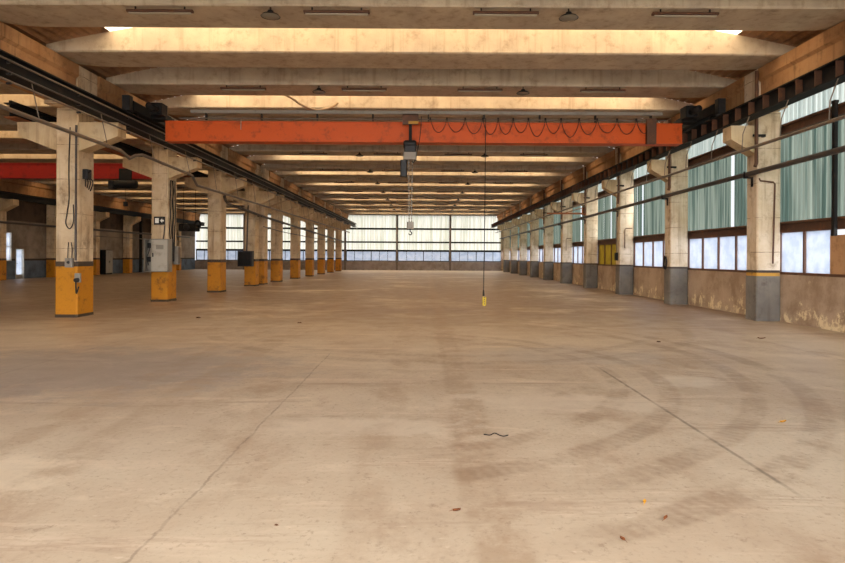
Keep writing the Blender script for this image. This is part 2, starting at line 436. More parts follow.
corr_wall('y', YF, 9.66, 2.34, 5.52, XP+.07).build('panel', M['green_sheet'], ww)

# back wall: glazed strip under pale corrugated sheets, in bays between posts
YP = YB+.12
backposts = [XW, -19.6, -14.2, -8.6, -2.95, 2.85, 8.56]
for i in range(len(backposts)-1):
    x0, x1 = backposts[i]+.11, backposts[i+1]-.11
    fr = MB().box(x0, x1, YP-.08, YP+.04, .98, 1.05)
    npn = 6
    for k in range(npn+1):
        x = x0+(x1-x0)*k/npn; ww_ = .05 if k % 3 else .08
        fr.box(x-ww_/2, x+ww_/2, YP-.05, YP+.03, 1.05, 2.03)
    w = struct(fr.build('window_%d' % wn, M['steel'])); wn += 1
    g = MB()
    for k in range(npn):
        g.box(x0+(x1-x0)*k/npn+.03, x0+(x1-x0)*(k+1)/npn-.03, YP, YP+.01, 1.05, 2.03)
    g.build('glazing', M['pane'], w)
    for z0, z1 in ((2.03, 2.24), (2.98, 3.15), (4.42, 4.62)):
        MB().box(x0, x1, YP-.14, YP-.02, z0, z1).build('rail', M['steel'], w)
    corr_wall('x', x0, x1, 2.1, 6.02, YP+.06, .02, .3).build('panel', M['pale_sheet'], w)
    if i:
        x = backposts[i]
        tag(MB().box(x-.11, x+.11, YB-.13, YB-.10, .0, 6.0).box(x-.11, x+.11, YB-.04, YB-.01, 0, 6.0).box(x-.03, x+.03, YB-.10, YB-.04, 0, 6.0).build('steel_post', M['pipe']),
            ['', 'steel post on the end wall windows, furthest into the second nave', 'steel post on the end wall windows behind the middle of the second nave',
             'steel post on the end wall in line with the yellow columns', 'steel post on the end wall beside the hanging crane hook',
             'steel post on the end wall on the window side of the main nave'][i], 'post', 'posts of the end wall')

# ------------------------------------------------------------------ roof
def top_h(x, xa, xb, e=.15, c=.95):
    u = min(x-xa, xb-x)/((xb-xa)/2); u = max(0, min(1, u))
    return e + c*(1-(1-u)**2)
def make_beam_mesh(name, xa, xb, wdt=1.12):
    """hollow-looking precast beam: flat soffit, flat web, bowed top, far corner rounded off at both ends; local y=0 is the near web"""
    st = []
    for k in range(7): st.append(xa + 0.9*(k/6)**1.6)
    for k in range(1, 24): st.append(xa+.9 + (xb-xa-1.8)*k/24)
    st += [xb-(s-xa) for s in reversed(st[:7])]
    b = MB(); ring = []
    for x in st:
        t = min(x-xa, xb-x)
        far = wdt - (.34*(1-t/.9)**2 if t < .9 else 0)
        h = top_h(x, xa, xb)
        c = .03
        ring.append([(x, c, 0), (x, far-c, 0), (x, far, c), (x, far+.06, h), (x, -.02, h), (x, 0, c)])
    n = 6
    vs = [p for r in ring for p in r]; fs = []
    for i in range(len(ring)-1):
        for k in range(n):
            fs.append((i*n+k, (i+1)*n+k, (i+1)*n+(k+1) % n, i*n+(k+1) % n))
    fs.append(tuple(range(n))); fs.append(tuple(range(len(vs)-1, len(vs)-1-n, -1)))
    b.add(vs, fs)
    return b
XMA, XMB = -8.47, 8.40
XSA, XSB = -24.95, -8.66
YK0 = 13.42
HALF = P/2
main0 = make_beam_mesh('roof_beam', XMA, XMB).build('roof_beam', M['beam'])
side0 = make_beam_mesh('roof_beam', XSA, XSB).build('roof_beam', M['beam'])
def beam_label(k):
    y = YK0+HALF*k
    return y
crane_y = 16.35
nb = 0
kk = list(range(-2, 21))
for k in kk:
    y = YK0+HALF*k
    o = main0 if k == kk[0] else main0.copy()
    if k != kk[0]: COL.objects.link(o)
    o.location = (0, y, ZS)
    vis = k+2   # k=-1 is the nearest one the photo shows
    if k == -2: lab = 'concrete roof beam of the main nave directly overhead, before the nearest lamp row'
    elif k <= 1: lab = 'concrete roof beam of the main nave, %s in view before the orange crane' % ORD[vis]
    else: lab = 'concrete roof beam of the main nave, %s one beyond the orange crane' % ORD[k-1]
    tag(o, lab, 'roof beam', 'roof beams of the main nave')
ks = list(range(1, 21))
for k in ks:
    y = YK0+HALF*k
    o = side0 if k == ks[0] else side0.copy()
    if k != ks[0]: COL.objects.link(o)
    o.location = (0, y, ZS)
    n_ = k-4
    if k <= 4: lab = 'concrete roof beam of the second nave, %s one counted from the red crane towards us' % ORD[5-k]
    else: lab = 'concrete roof beam of the second nave, %s one beyond the red crane' % ORD[k-4]
    tag(o, lab, 'roof beam', 'roof beams of the second nave')

# corrugated roof sheets in the gaps; every second gap carries a yellowed skylight sheet
def roof_gap(xa, xb, x0, x1, y0, y1, amp=.025, period=.2, z=ZS, b=None):
    b = b or MB()
    n = max(2, int((x1-x0)/period*5))
    vs = []; fs = []
    for i in range(n+1):
        x = x0+(x1-x0)*i/n
        h = z+top_h(x, xa, xb)+.035+amp*math.sin(2*PI*x/period)
        vs += [(x, y0, h), (x, y1, h)]
    fs = [(2*i, 2*i+2, 2*i+3, 2*i+1) for i in range(n)]
    return b.add(vs, fs, False)
opq = MB()
for (xa, xb, k0) in ((XMA, XMB, -6), (XSA, XSB, -6)):
    for k in range(k0, 22):
        yfar = YK0+HALF*(k-1)+1.12; ynear = YK0+HALF*k
        y0, y1 = yfar-.1, ynear+.12
        if k == 21: y1 = YB+.2
        if k % 2 == 0 and -1 < k < 21:
            roof_gap(xa, xb, xa, xa+1.42, y0, y1, b=opq); roof_gap(xa, xb, xb-1.42, xb, y0, y1, b=opq)
            w = roof_gap(xa, xb, xa+1.4, xb-1.4, y0, y1).build('window_%d' % wn, M['sky_sheet'] if xa == XMA else M['sky_sheet_dim']); wn += 1
            struct(w)
        else:
            roof_gap(xa, xb, xa, xb, y0, y1, b=opq)
        if k < -1:   # over and behind the photographer the roof is closed with plain sheets between the gaps
            roof_gap(xa, xb, xa, xb, ynear, ynear+1.12, b=opq)
        elif xa == XSA and k < 1:
            roof_gap(xa, xb, xa, xb, ynear, ynear+1.12, b=opq)
struct(opq.build('ceiling', M['roof']))
# closing strips over the long beams (keeps the sky out between beam ends)
struct(MB().box(-8.70, -8.44, YF, YB, 6.21, 6.32).build('trim_1', M['roof']))
struct(MB().box(XW-.2, XW-.0, YF, YB, 6.5, 6.55).build('trim_2', M['roof']))

# long concrete beams that carry the roof: one per bay, between the column heads
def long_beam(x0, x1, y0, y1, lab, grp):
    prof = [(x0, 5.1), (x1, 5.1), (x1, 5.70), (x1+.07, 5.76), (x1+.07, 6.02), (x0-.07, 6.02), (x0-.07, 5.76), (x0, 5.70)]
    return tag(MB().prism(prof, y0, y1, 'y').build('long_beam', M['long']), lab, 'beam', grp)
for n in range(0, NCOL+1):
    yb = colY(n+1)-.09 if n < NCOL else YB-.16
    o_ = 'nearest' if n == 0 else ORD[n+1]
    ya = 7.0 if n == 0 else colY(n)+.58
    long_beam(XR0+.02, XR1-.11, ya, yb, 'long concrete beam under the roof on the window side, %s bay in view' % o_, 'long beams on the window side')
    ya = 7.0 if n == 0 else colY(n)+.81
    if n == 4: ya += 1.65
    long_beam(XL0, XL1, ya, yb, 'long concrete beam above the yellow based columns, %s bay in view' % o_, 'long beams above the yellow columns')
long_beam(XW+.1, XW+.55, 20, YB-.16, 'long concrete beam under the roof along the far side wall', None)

# ------------------------------------------------------------------ columns
def corbel(b_out, b_in, y0, y1, zt=ZC, zb=4.0, zend=4.36):
    """b_in: x at the column, b_out: x of the free end"""
    pts = [(b_in, zb), (b_in, zt), (b_out, zt), (b_out, zend)]
    if b_out > b_in: pts = [(b_in, zb), (b_out, zend), (b_out, zt), (b_in, zt)]
    s = .03
    m = MB()
    m.prism(pts, y0, y1, 'y')
    return m
# window side
def window_column():
    t = thing('concrete_column', 'x', 'column', (0,0,0), 'columns along the window wall')
    x0, x1, y1 = XR0, XR1, .49
    MB().cbox(x0-.012, x1, -.012, y1+.012, 0, 1.08, .03).build('painted_base', M['greybase'], t)
    MB().cbox(x0-.004, x1, -.004, y1+.004, 1.08, 1.16, .03).build('ochre_stripe', M['ystripe'], t)
    MB().cbox(x0-.006, x1, -.006, y1+.006, 1.16, 1.22, .03).build('dark_stripe', M['stripe'], t)
    MB().cbox(x0, x1, 0, y1, 1.22, 5.02, .03).build('shaft', M['wcol'], t)
    MB().cbox(x0-.03, x1-.04, -.08, y1+.08, 5.098, 6.03, .02).build('head', M['wcol'], t)
    MB().cbox(x0+.0, x1-.1, -.45, y1+.45, 5.02, 5.098, .02).build('bearing_plate', M['wcol'], t)
    corbel(7.36, x0-.002, .03, .43).build('corbel', M['corbel'], t)
    return t
wc = window_column()
WLAB = ['', 'with a bent conduit on its face, nearest on the window wall', 'with a coil of cable, second on the window wall', 'third on the window wall from us',
        'with a rusty bracket, fourth on the window wall']
for n in range(1, NCOL+1):
    lab = 'grey based concrete column ' + (WLAB[n].replace('with ', 'with ') if n < len(WLAB) else '%s on the window wall from us' % ORD[n])
    if n == 1: wc.location = (0, colY(n), 0); wc['label'] = lab; o = wc
    else:
        o = dup(wc, (0, colY(n), 0), lab)
        for ch in o.children:
            if ch.name.startswith('ochre_stripe'):
                if n == 2: band_mesh = ch.data.copy(); band_mesh.materials[0] = M['greybase']
                ch.data = band_mesh; ch.name = 'grey_band'
# yellow row
def yellow_column():
    t = thing('concrete_column', 'x', 'column', (0,0,0), 'columns with yellow bases')
    x0, x1, y1 = XL0, XL1, .72
    MB().cbox(x0-.012, x1+.012, -.012, y1+.012, 0, .07, .03).build('plinth', M['stripe'], t)
    MB().cbox(x0-.005, x1+.005, -.005, y1+.005, .07, 1.22, .03).build('yellow_base', M['yellow'], t)
    MB().cbox(x0-.006, x1+.006, -.006, y1+.006, 1.22, 1.34, .03).build('dark_stripe', M['stripe'], t)
    MB().cbox(x0, x1, 0, y1, 1.34, 5.02, .03).build('shaft', M['col'], t)
    MB().cbox(x0-.03, x1+.03, -.08, y1+.08, 5.10, 6.03, .02).build('head', M['col'], t)
    MB().cbox(x0-.02, x1+.02, -.45, y1+.45, 5.02, 5.098, .02).build('bearing_plate', M['col'], t)
    corbel(-7.38, x1+.002, .05, .45).build('corbel', M['corbel'], t)
    corbel(-9.80, x0-.002, .05, .45).build('corbel', M['corbel'], t)
    return t
yc = yellow_column()
YLAB = {1: 'with cables and a switch box, nearest of the row', 2: 'carrying the grey electrical cabinet', 3: 'third of the row from us', 4: 'carrying the black box'}
for n in range(1, NCOL+1):
    lab = 'concrete column with yellow base ' + YLAB.get(n, '%s of the row from us' % ORD[n])
    if n == 1: yc.location = (0, colY(n), 0); yc['label'] = lab
    else: dup(yc, (0, colY(n), 0), lab)
dup(yc, (0, colY(4)+1.65, 0), 'concrete column with yellow base close behind the one with the black box')
# far side wall row
def wall_column():
    t = thing('concrete_column', 'x', 'column', (0,0,0), 'columns on the far side wall')
    x0, x1, y1 = XW+.03, XW+.6, .5
    MB().cbox(x0, x1+.005, -.005, y1+.005, 0, 1.15, .03).build('yellow_base', M['yellow'], t)
    MB().cbox(x0, x1+.006, -.006, y1+.006, 1.15, 1.27, .03).build('dark_stripe', M['stripe'], t)
    MB().cbox(x0, x1, 0, y1, 1.27, 5.10, .03).build('shaft', M['col'], t)
    corbel(XW+1.3, x1+.002, .0, y1).build('corbel', M['corbel'], t)
    return t
sc0 = wall_column()
for i, n in enumerate(range(5, NCOL+1)):
    lab = ('pale column with yellow base on the far side wall, %s beyond the lit doorway' % ORD[n-5]) if n > 5 else 'pale column with yellow base on the far side wall before the lit window'
    if i == 0: sc0.location = (0, colY(n), 0); sc0['label'] = lab
    else: dup(sc0, (0, colY(n), 0), lab)

# ------------------------------------------------------------------ crane runway beams
def runway(x, lab, y0, y1, side, mat, stiff=True, rail=True):
    t = thing('crane_runway_beam', lab, 'crane rail beam', (x, y0, ZC+.005), 'crane runway beams')
    L = y1-y0
    MB().box(-.15, .15, 0, L, 0, .025).build('bottom_flange', M['rust'] if mat == 'rusty' else M['steel'], t)
    MB().box(-.012, .012, 0, L, .025, .325).build('web', M['steel'], t)
    MB().box(-.15, .15, 0, L, .325, .35).build('top_flange', M['steel'], t)
    MB().box(-.03, .03, 0, L, .35, .40).build('rail', M['steel'], t)
    if stiff:
        a, c = (-.145, -.012) if side < 0 else (.012, .145)
        src = None
        n = min(98, int(L/.57))
        for k in range(n):
            if src is None: src = MB().box(a, c, -.008, .008, .025, .325).build('stiffener', M['brownsteel'], t, (0, .3, 0))
            else:
                o = src.copy(); COL.objects.link(o); o.parent = t; o.location = (0, .3+L*k/n, 0)
    return t
runway(7.43, 'black steel crane runway beam with stiffener plates along the window wall', 9.2, YB-.2, -1, 'steel')
runway(-7.48, 'black steel crane runway beam of the main nave beside the yellow columns', 9.2, YB-.2, 1, 'steel', False)
runway(-9.68, 'rusty crane runway beam of the second nave beside the yellow columns', 14.0, YB-.2, -1, 'rusty', False)
runway(XW+1.08, 'dark crane runway beam of the second nave along the far side wall', 30.0, YB-.2, 1, 'steel', False)

# conductor bars on the yellow-column side
for i, (z, r, m, w_) in enumerate(((4.86, .022, 'pipe', 'topmost'), (4.66, .022, 'darkpipe', 'middle'), (4.5, .028, 'pipe', 'lowest'))):
    t = thing('conductor_bar', '%s of three thin conductor bars under the crane beam by the yellow columns' % w_, 'conductor bar', (-7.20, 9.3, z), 'conductor bars')
    MB().tube([(0,0,0), (0, 55.5, 0)], r*.8, 8).build('bar', M[m], t)
    if i == 0:
        hb = MB()
    for k in range(1, 27):
        y = k*2.1-1
        MB().box(-.05, .0 if i == 0 else .03, y-.02, y+.02, -.05, -.02).build('insulator', M['black'], t)

# ------------------------------------------------------------------ orange overhead crane
def crane(name, lab, y, xa, xb, zb, zt, mat, depth=.36, group=None):
    t = thing(name, lab, 'crane', (0, y, 0), group)
    g = MB().box(xa, xb, -depth/2+.03, depth/2-.03, zb+.03, zt-.03)
    g.box(xa, xb, -depth/2, depth/2, zb, zb+.03).box(xa, xb, -depth/2, depth/2, zt-.03, zt)
    g.build('girder', mat, t)
    return t
cr = crane('overhead_crane', 'orange overhead travelling crane spanning the main nave', crane_y, -7.0, 6.95, 4.58, 5.13, M['orange'])
for s, x in ((1, 7.43), (-1, -7.48)):
    e = MB().cbox(x-.11, x+.11, -1.15, 1.15, 5.16, 5.42, .02, 'y')
    e.box(min(x, x-s*.5), max(x, x-s*.5), -.2, .2, 5.17, 5.30)
    e.build('end_carriage', M['steel'], cr)
    ec = cr.children[-1]
    for yy in (-.85, .85):
        MB().lathe([(.0, -.05), (.115, -.05), (.115, -.035), (.095, -.03), (.095, .03), (.115, .035), (.115, .05), (0, .05)], (x, yy, 5.21), 20, 'x').build('wheel', M['steel'], ec)
    for yy in (-1.26, 1.26):
        MB().cbox(x-.10, x+.10, yy-.1, yy+.1, 5.12, 5.5, .02).build('buffer', M['black'], ec)
    MB().cbox(x-s*.42-.16, x-s*.42+.16, -.62, -.24, 5.20, 5.50, .02).lathe([(0,-.2),(.09,-.2),(.09,.2),(0,.2)], (x-s*.42, -.8, 5.33), 16, 'y').build('drive_motor', M['steel'], ec)
# bracing plates at the girder ends (shallow wedge)
MB().box(5.95, 6.20, -.30, -.185, 4.56, 5.24).build('control_cabinet', M['brownsteel'], cr)
# cable rail above the girder with carriers and drooping loops
rl = MB().box(-6.3, 6.4, -.22, -.16, 5.33, 5.42)
rl.build('cable_rail', M['greybox'], cr)
MB().tube([(-6.6,-.21,5.19), (6.5,-.21,5.19)], .018, 8).build('cable_tray', M['pipe'], cr)
for k in range(9):
    x = -5.9+1.5*k
    MB().box(x-.02, x+.02, -.2, -.1, 5.16, 5.33).build('rail_bracket', M['steel'], cr)
x = .15; k = 0
while x < 5.85:
    wd = R.uniform(.40, .54); dp = R.uniform(.36, .5)
    pts = []
    for i in range(13):
        u = i/12
        pts.append((x+wd*u, -.24, 5.22-dp*(1-(2*u-1)**2*1.0)**.75 if 0 < u < 1 else 5.22))
    MB().tube(pts, .010, 6).build('festoon_loop', M['cable'], cr)
    MB().box(x-.02, x+.02, -.25, -.19, 5.18, 5.24).build('cable_carrier', M['steel'], cr)
    x += wd; k += 1
MB().tube([(-4.95,-.19,5.16), (-4.95,-.2,4.9)], .012, 6).build('limit_switch_rod', M['lightgrey'], cr)

# hoist on the orange crane
ho = thing('electric_hoist', 'grey and black electric chain hoist under the orange crane girder', 'hoist', (-.37, crane_y-.42, 0))
MB().box(-.22, .20, -.03, .0, 5.0, 5.24).box(-.22, .20, -.03, .4, 5.255, 5.28).box(-.22, .20, -.03, 0, 5.24, 5.28).build('trolley_plate', M['brownsteel'], ho)
MB().box(-.06, .2, -.045, -.03, 5.02, 5.09).build('rating_plate', M['ystripe'], ho)
for xx in (-.15, .13):
    MB().lathe([(0,-.03),(.06,-.03),(.06,.03),(0,.03)], (xx, .42, 4.49), 14, 'y').build('trolley_wheel', M['chain'], ho)
MB().box(-.05, .03, -.06, .1, 4.44, 5.0).build('hanger_bracket', M['steel'], ho)
hb_ = MB().cbox(-.17, .15, -.16, .16, 4.26, 4.42, .03).lathe([(0,-.17),(.07,-.17),(.09,-.12),(.09,.12),(.07,.17),(0,.17)], (-.02, 0, 4.5), 16, 'x')
hb_.build('motor', M['black'], ho)
MB().cbox(-.19, .16, -.17, .17, 4.06, 4.25, .03).build('gearbox', M['greybox'], ho)
MB().cbox(-.27, -.09, -.12, .12, 3.62, 4.05, .03).build('chain_bag', M['black'], ho)
def chain(pts0, pts1, n=40):
    b = MB(); a = Vector(pts0); c = Vector(pts1)
    b.tube([a, c], .009, 5)
    for k in range(n):
        p = a.lerp(c, (k+.5)/n)
        hh = (c-a).length/n*.62
        if k % 2: b.box(p.x-.016, p.x+.016, p.y-.005, p.y+.005, p.z-hh/2-.01, p.z+hh/2+.01)
        else: b.box(p.x-.005, p.x+.005, p.y-.016, p.y+.016, p.z-hh/2-.01, p.z+hh/2+.01)
    return b
chain((-.05,0,4.06), (-.03,0,2.42), 44).build('chain', M['chain'], ho)
chain((.05,0,4.06), (.03,0,2.42), 44).build('chain', M['chain'], ho)
hk = MB().cbox(-.09, .09, -.06, .06, 2.24, 2.42, .025).build('hook_block', M['greybox'], ho)
hp = [(0,0,2.24), (0,0,2.16)] + [(.04*math.sin(a), 0, 2.12+.04*math.cos(a)) for a in [i*PI/8 for i in range(1, 13)]]
MB().tube(hp, [.012]*2+[.014]*8+[.012,.010,.008,.006], 8).build('hook', M['steel'], hk)
pts = [(.28,-.08,5.2)] + [(.28-.16*u*u, -.08, 5.2-1.15*u) for u in (.2,.4,.6,.8,1)] + [(.08,-.07,3.98), (.02,-.05,4.03)]
MB().tube(pts, .013, 6).build('power_cable', M['cable'], ho)
# pendant control
px = (484.5-424)/600*(crane_y-.3)
pc = thing('pendant_control', 'yellow crane control pendant hanging low on a long thin cable', 'control pendant', (px, crane_y-.31, .2))
MB().tube([(.01,0,5.02), (.0,0,2.5), (-.02,0,.36)], .012, 6).build('cable', M['cable'], pc)
MB().cbox(-.05, .05, -.04, .04, 0, .24, .015).build('housing', M['ygadget'], pc)
MB().tube([(-.02,0,.26), (-.02,0,.42)], [.03,.016], 8).build('cable_sleeve', M['black'], pc)
for i in range(4):
    MB().lathe([(.016,0),(.016,-.012),(0,-.012)], (0, -.04, .05+.055*i), 10, 'y').build('button', M['black'], pc)

# red crane of the second nave
rc = crane('overhead_crane', 'dark red overhead crane spanning the second nave behind the yellow columns', 23.9, XW+1.4, -9.95, 4.52, 5.12, M['red'])
for x, s in ((-9.68, 1), (XW+1.08, -1)):
    MB().cbox(x-.11, x+.11, -1.1, 1.1, 5.12, 5.36, .02, 'y').box(min(x, x-s*.5), max(x, x-s*.5), -.15, .15, 5.125, 5.25).build('end_carriage', M['red'], rc)
rh = thing('electric_hoist', 'dark electric hoist under the red crane of the second nave', 'hoist', (-11.75, 23.6, 0))
MB().box(-.25, .25, -.04, .0, 4.42, 4.9).build('hanger_plate', M['steel'], rh)
MB().lathe([(0,-.42),(.14,-.42),(.17,-.36),(.17,.36),(.14,.42),(0,.42)], (0, .02, 4.28), 18, 'x').build('drum', M['steel'], rh)
MB().cbox(-.62, -.42, -.16, .16, 4.1, 4.42, .02).build('motor', M['black'], rh)
MB().tube([(0,0,4.11), (0,0,3.6)], .012, 6).build('rope', M['chain'], rh)
MB().cbox(-.08, .08, -.05, .05, 3.42, 3.6, .02).build('hook_block', M['steel'], rh)

# ------------------------------------------------------------------ pipes
# window side: thick dark pipe clamped to the column faces, thinner pipe hung from the crane beam
t = thing('water_pipe', 'thick dark pipe running along the window wall across the column faces', 'pipe', (0,0,0), 'pipes along the window wall')
XA = 7.84
pts = [(XA, 9.3, 3.57), (XA, 30, 3.46), (XA, 62, 3.40)]
MB().tube(pts, .06, 12).build('pipe', M['darkpipe'], t)
def pz(y): return 3.57-.11*(y-9.3)/20.7 if y < 30 else 3.46-.06*(y-30)/32
for n in range(1, NCOL+1):
    y = colY(n)+.2
    z = pz(y)
    MB().box(XA-.075, XR0-.012, y-.03, y+.03, z-.10, z-.062).box(XA-.075, XA-.062, y-.03, y+.03, z-.062, z+.07).box(XR0-.03, XR0-.012, y-.04, y+.04, z-.3, z-.1).build('bracket', M['steel'], t)
t = thing('hanging_pipe', 'thin grey pipe hung from the crane beam along the window wall', 'pipe', (0,0,0), 'pipes along the window wall')
XH = 7.14
MB().tube([(XH, 9.3, 3.92), (XH, 60, 3.92)], .035, 10).build('pipe', M['pipe'], t)
for k in range(34):
    y = 10.6+1.45*k
    if ((y-D1+.05) % P) < .6: y += .65
    MB().tube([(XH, y, 3.95), (XH+.02, y, 4.3), (XH+.16, y, 4.69)], .011, 6).build('hanger_rod', M['pipe'], t)
# yellow column side: bent conduit under the corbels
t = thing('conduit', 'grey conduit stepping below the corbels of the yellow columns', 'pipe', (0,0,0), 'pipes beside the yellow columns')
XC = -7.2
pts = [(XC, 9.4, 4.02), (XC, 13.6, 3.98), (XC, 14.2, 3.98), (XC, 14.65, 3.86), (XC, 14.95, 3.98), (XC, 15.3, 4.06), (XC, 18.6, 3.98), (XC, 19.0, 3.72), (XC, 19.6, 3.72), (XC, 30, 3.75), (XC, 58, 3.8)]
MB().tube(pts, .04, 10).build('pipe', M['pipe'], t)
for k in range(20):
    y = 11.2+2.4*k
    if ((y-D1+.05) % P) < .85: y += .9
    z = 4.0 if y < 18.6 else 3.75
    MB().tube([(XC, y, z+.04), (XC-.14, y, 4.69)], .010, 6).build('hanger_rod', M['pipe'], t)
t = thing('conduit', 'dark pipe sagging along the yellow columns from the third one onward', 'pipe', (0,0,0), 'pipes beside the yellow columns')
MB().tube([(-8.22, colY(3)+.2, 3.96), (-8.2, colY(3)+.3, 3.78), (-8.16, colY(3)+.5, 3.66), (-8.16, 30, 3.5), (-8.16, 40, 3.32), (-8.16, 60, 3.0)], .06, 10).build('pipe', M['darkpipe'], t)
for n in range(4, NCOL+1):
    y = colY(n)+.35; z = 3.66-.66*(y-24.9)/35
    MB().box(XL1+.008, -8.1, y-.03, y+.03, z-.12, z-.08).build('bracket', M['steel'], t)
t = thing('conduit', 'thin pipe strung between the yellow columns at mid height', 'pipe', (0,0,0), 'pipes beside the yellow columns')
MB().tube([(-8.25, colY(4)+1.3, 3.0), (-8.25, colY(5), 2.9), (-8.25, 45, 2.85), (-8.25, 60, 2.85)], .022, 8).build('pipe', M['darkpipe'], t)
# far side wall pipes
t = tag(MB().tube([(XW+.75, 30, 3.35), (XW+.75, 62, 3.35)], .07, 10).build('wall_pipe', M['darkpipe']), 'dark pipe along the far side wall of the second nave, high one', 'pipe', 'pipes on the far side wall')
t = tag(MB().tube([(XW+.68, 40.3, 2.9), (XW+.68, 60, 2.9)], .03, 8).build('wall_pipe', M['pipe']), 'thin pale pipe along the far side wall of the second nave, low one', 'pipe', 'pipes on the far side wall')
# vertical drain pipes behind the corbels (window side)
dp = thing('drain_pipe', 'brown drain pipe down the face of the column nearest on the window wall', 'pipe', (7.875, colY(1)-.14, 3.7), 'drain pipes')
MB().tube([(-.03,0,-.02), (0,0,.06), (0,0,2.25)], .042, 10).build('pipe', M['brownsteel'], dp)
MB().box(-.06, .25, .045, .06, .7, .76).box(.19, .25, .06, .135, .7, .76).build('mounting_clip', M['steel'], dp)
for n, w_ in ((2, 'second'), (3, 'third'), (4, 'fourth'), (5, 'fifth'), (6, 'sixth')):
    dup(dp, (7.875, colY(n)-.14, 3.7), 'brown drain pipe down the face of the %s column on the window wall' % w_)
# bent conduit on nearest window column
t = tag(MB().tube([(XR0+.02, colY(1)-.04, 3.42), (XR0+.05, colY(1)-.04, 3.36), (XR0+.36, colY(1)-.04, 3.33), (XR0+.40, colY(1)-.04, 3.28), (XR0+.36, colY(1)-.04, 1.38)], .02, 8).build('conduit', M['brownsteel']),
        'bent conduit running down the face of the nearest window column', 'pipe')
for n, zz in ((3, 2.7), (5, 2.6)):
    tag(MB().tube([(XR0+.2, colY(n)-.03, 1.9), (XR0+.2, colY(n)-.03, zz-.05), (XR0+.25, colY(n)-.03, zz), (XR0+.5, colY(n)-.03, zz)], .018, 8).build('conduit', M['brownsteel']),
        'short hooked conduit on the face of the %s window column' % ORD[n], 'pipe')

# ------------------------------------------------------------------ lights under the roof
def tube_light():
    t = thing('tube_light', 'x', 'light', (0,0,0), 'fluorescent tube lights')
    MB().cbox(-.6, .6, -.05, .05, -.06, -.015, .012, 'x').build('housing', M['brownsteel'], t)
    for yy in (-.022, .022):
        MB().tube([(-.57, yy, -.078), (.57, yy, -.078)], .014, 8).build('tube', M['tubeglass'], t)
    for xx in (-.45, .45):
        MB().box(xx-.012, xx+.012, -.012, .012, -.015, .045).build('hanger', M['steel'], t)
    return t
def dish_lamp():
    t = thing('dish_lamp', 'x', 'lamp', (0,0,0), 'hanging dish lamps')
    MB().tube([(0,0,.068), (0,0,-.02)], .014, 8).build('rod', M['steel'], t)
    MB().lathe([(.0,.0),(.05,.0),(.06,-.03),(.045,-.05)], (0,0,0), 14).build('socket', M['steel'], t)
    MB().lathe([(.04,-.04),(.10,-.05),(.15,-.075),(.172,-.10),(.178,-.105),(.168,-.10),(.145,-.073),(.085,-.048),(.04,-.038)], (0,0,0), 24).build('shade', M['steel'], t)
    MB().lathe([(.166,-.1),(.12,-.125),(.06,-.138),(0,-.14)], (0,0,0), 24).build('glass', M['lamp_glass'], t)
    return t
tl0, dl0 = tube_light(), dish_lamp()
first_t = first_d = True
POS = [(-4.85, 'outer one on the yellow column side'), (-1.62, 'inner one on the yellow column side'), (1.47, 'inner one on the window side'), (4.75, 'outer one on the window side')]
for r in range(10):
    y = 10.97+P*r
    for x, w_ in POS:
        lab = 'fluorescent tube light in the %s row, %s' % (ORD[r+1], w_)
        if first_t: tl0.location = (x, y, 6.0); tl0['label'] = lab; first_t = False
        else: dup(tl0, (x, y, 6.0), lab)
    for x, w_ in ((-2.83, 'yellow column'), (2.62, 'window')):
        lab = 'dark dish lamp under the roof in the %s row on the %s side' % (ORD[r+1], w_)
        if first_d: dl0.location = (x, y, 5.98); dl0['label'] = lab; first_d = False
        else: dup(dl0, (x, y, 5.98), lab)
# loose hose drooping from the roof
def at(x, y, D):
    yh = 256.7+(x-424)*.0055
    return ((x-424)/600*D, D, 1.5+(yh-y)/600*D)
hose = [(at(276,90,17.2)[0], 17.2, 6.32), at(285, 95, 17.25), at(292, 99, 17.4), at(300, 104.5, 17.6), at(309, 108.5, 17.8), at(317, 110, 17.95), at(326, 108.5, 18.15), at(333, 105.8, 18.36), (at(337,103,18.4)[0], 18.4, 6.2)]
def smooth_path(p, n=5):
    p = [Vector(q) for q in p]; out = []
    for i in range(len(p)-1):
        a, b_, c, d_ = p[max(i-1,0)], p[i], p[i+1], p[min(i+2, len(p)-1)]
        for k in range(n):
            u = k/n
            out.append(.5*((2*b_)+(c-a)*u+(2*a-5*b_+4*c-d_)*u*u+(3*b_-a-3*c+d_)*u**3))
    return out+[p[-1]]
tag(MB().tube(smooth_path(hose), .033, 10).build('hanging_hose', M['hose']), 'pale hose drooping between two roof beams before the orange crane', 'hose')

# ------------------------------------------------------------------ electrical gear on the columns
# nearest yellow column
y1 = colY(1)
t = tag(MB().tube([(XL1-.02, y1-.035, 4.6), (XL1-.02, y1-.035, 1.36)], .026, 8).build('conduit', M['darkpipe']), 'dark vertical conduit down the corner of the nearest yellow based column', 'pipe')
lp = smooth_path([(-8.48, y1-.03, 4.55), (-8.5, y1-.04, 3.6), (-8.49, y1-.04, 2.9), (-8.53, y1-.05, 2.5), (-8.56, y1-.05, 2.25), (-8.46, y1-.06, 2.12), (-8.37, y1-.06, 2.3), (-8.385, y1-.05, 2.7)])
tag(MB().tube(lp, .012, 6).build('cable', M['cable']), 'black cable hanging in a loop on the nearest yellow based column', 'cable')
t = thing('junction_box', 'black connector cluster on the side of the nearest yellow based column', 'junction box', (XL1+.012, y1+.28, 3.4))
MB().cbox(0, .12, -.12, .1, -.06, .18, .02).build('housing', M['black'], t)
for k in range(4):
    a = -.12+.07*k
    MB().tube(smooth_path([(.06, a, .0), (.1+.02*k, a-.02, -.12), (.07, a+.03, -.24-.03*k)]), .014, 6).build('plug_lead', M['cable'], t)
MB().tube([(.13, -.05, .1), (.2, -.12, .14)], .03, 8).build('plug', M['black'], t)
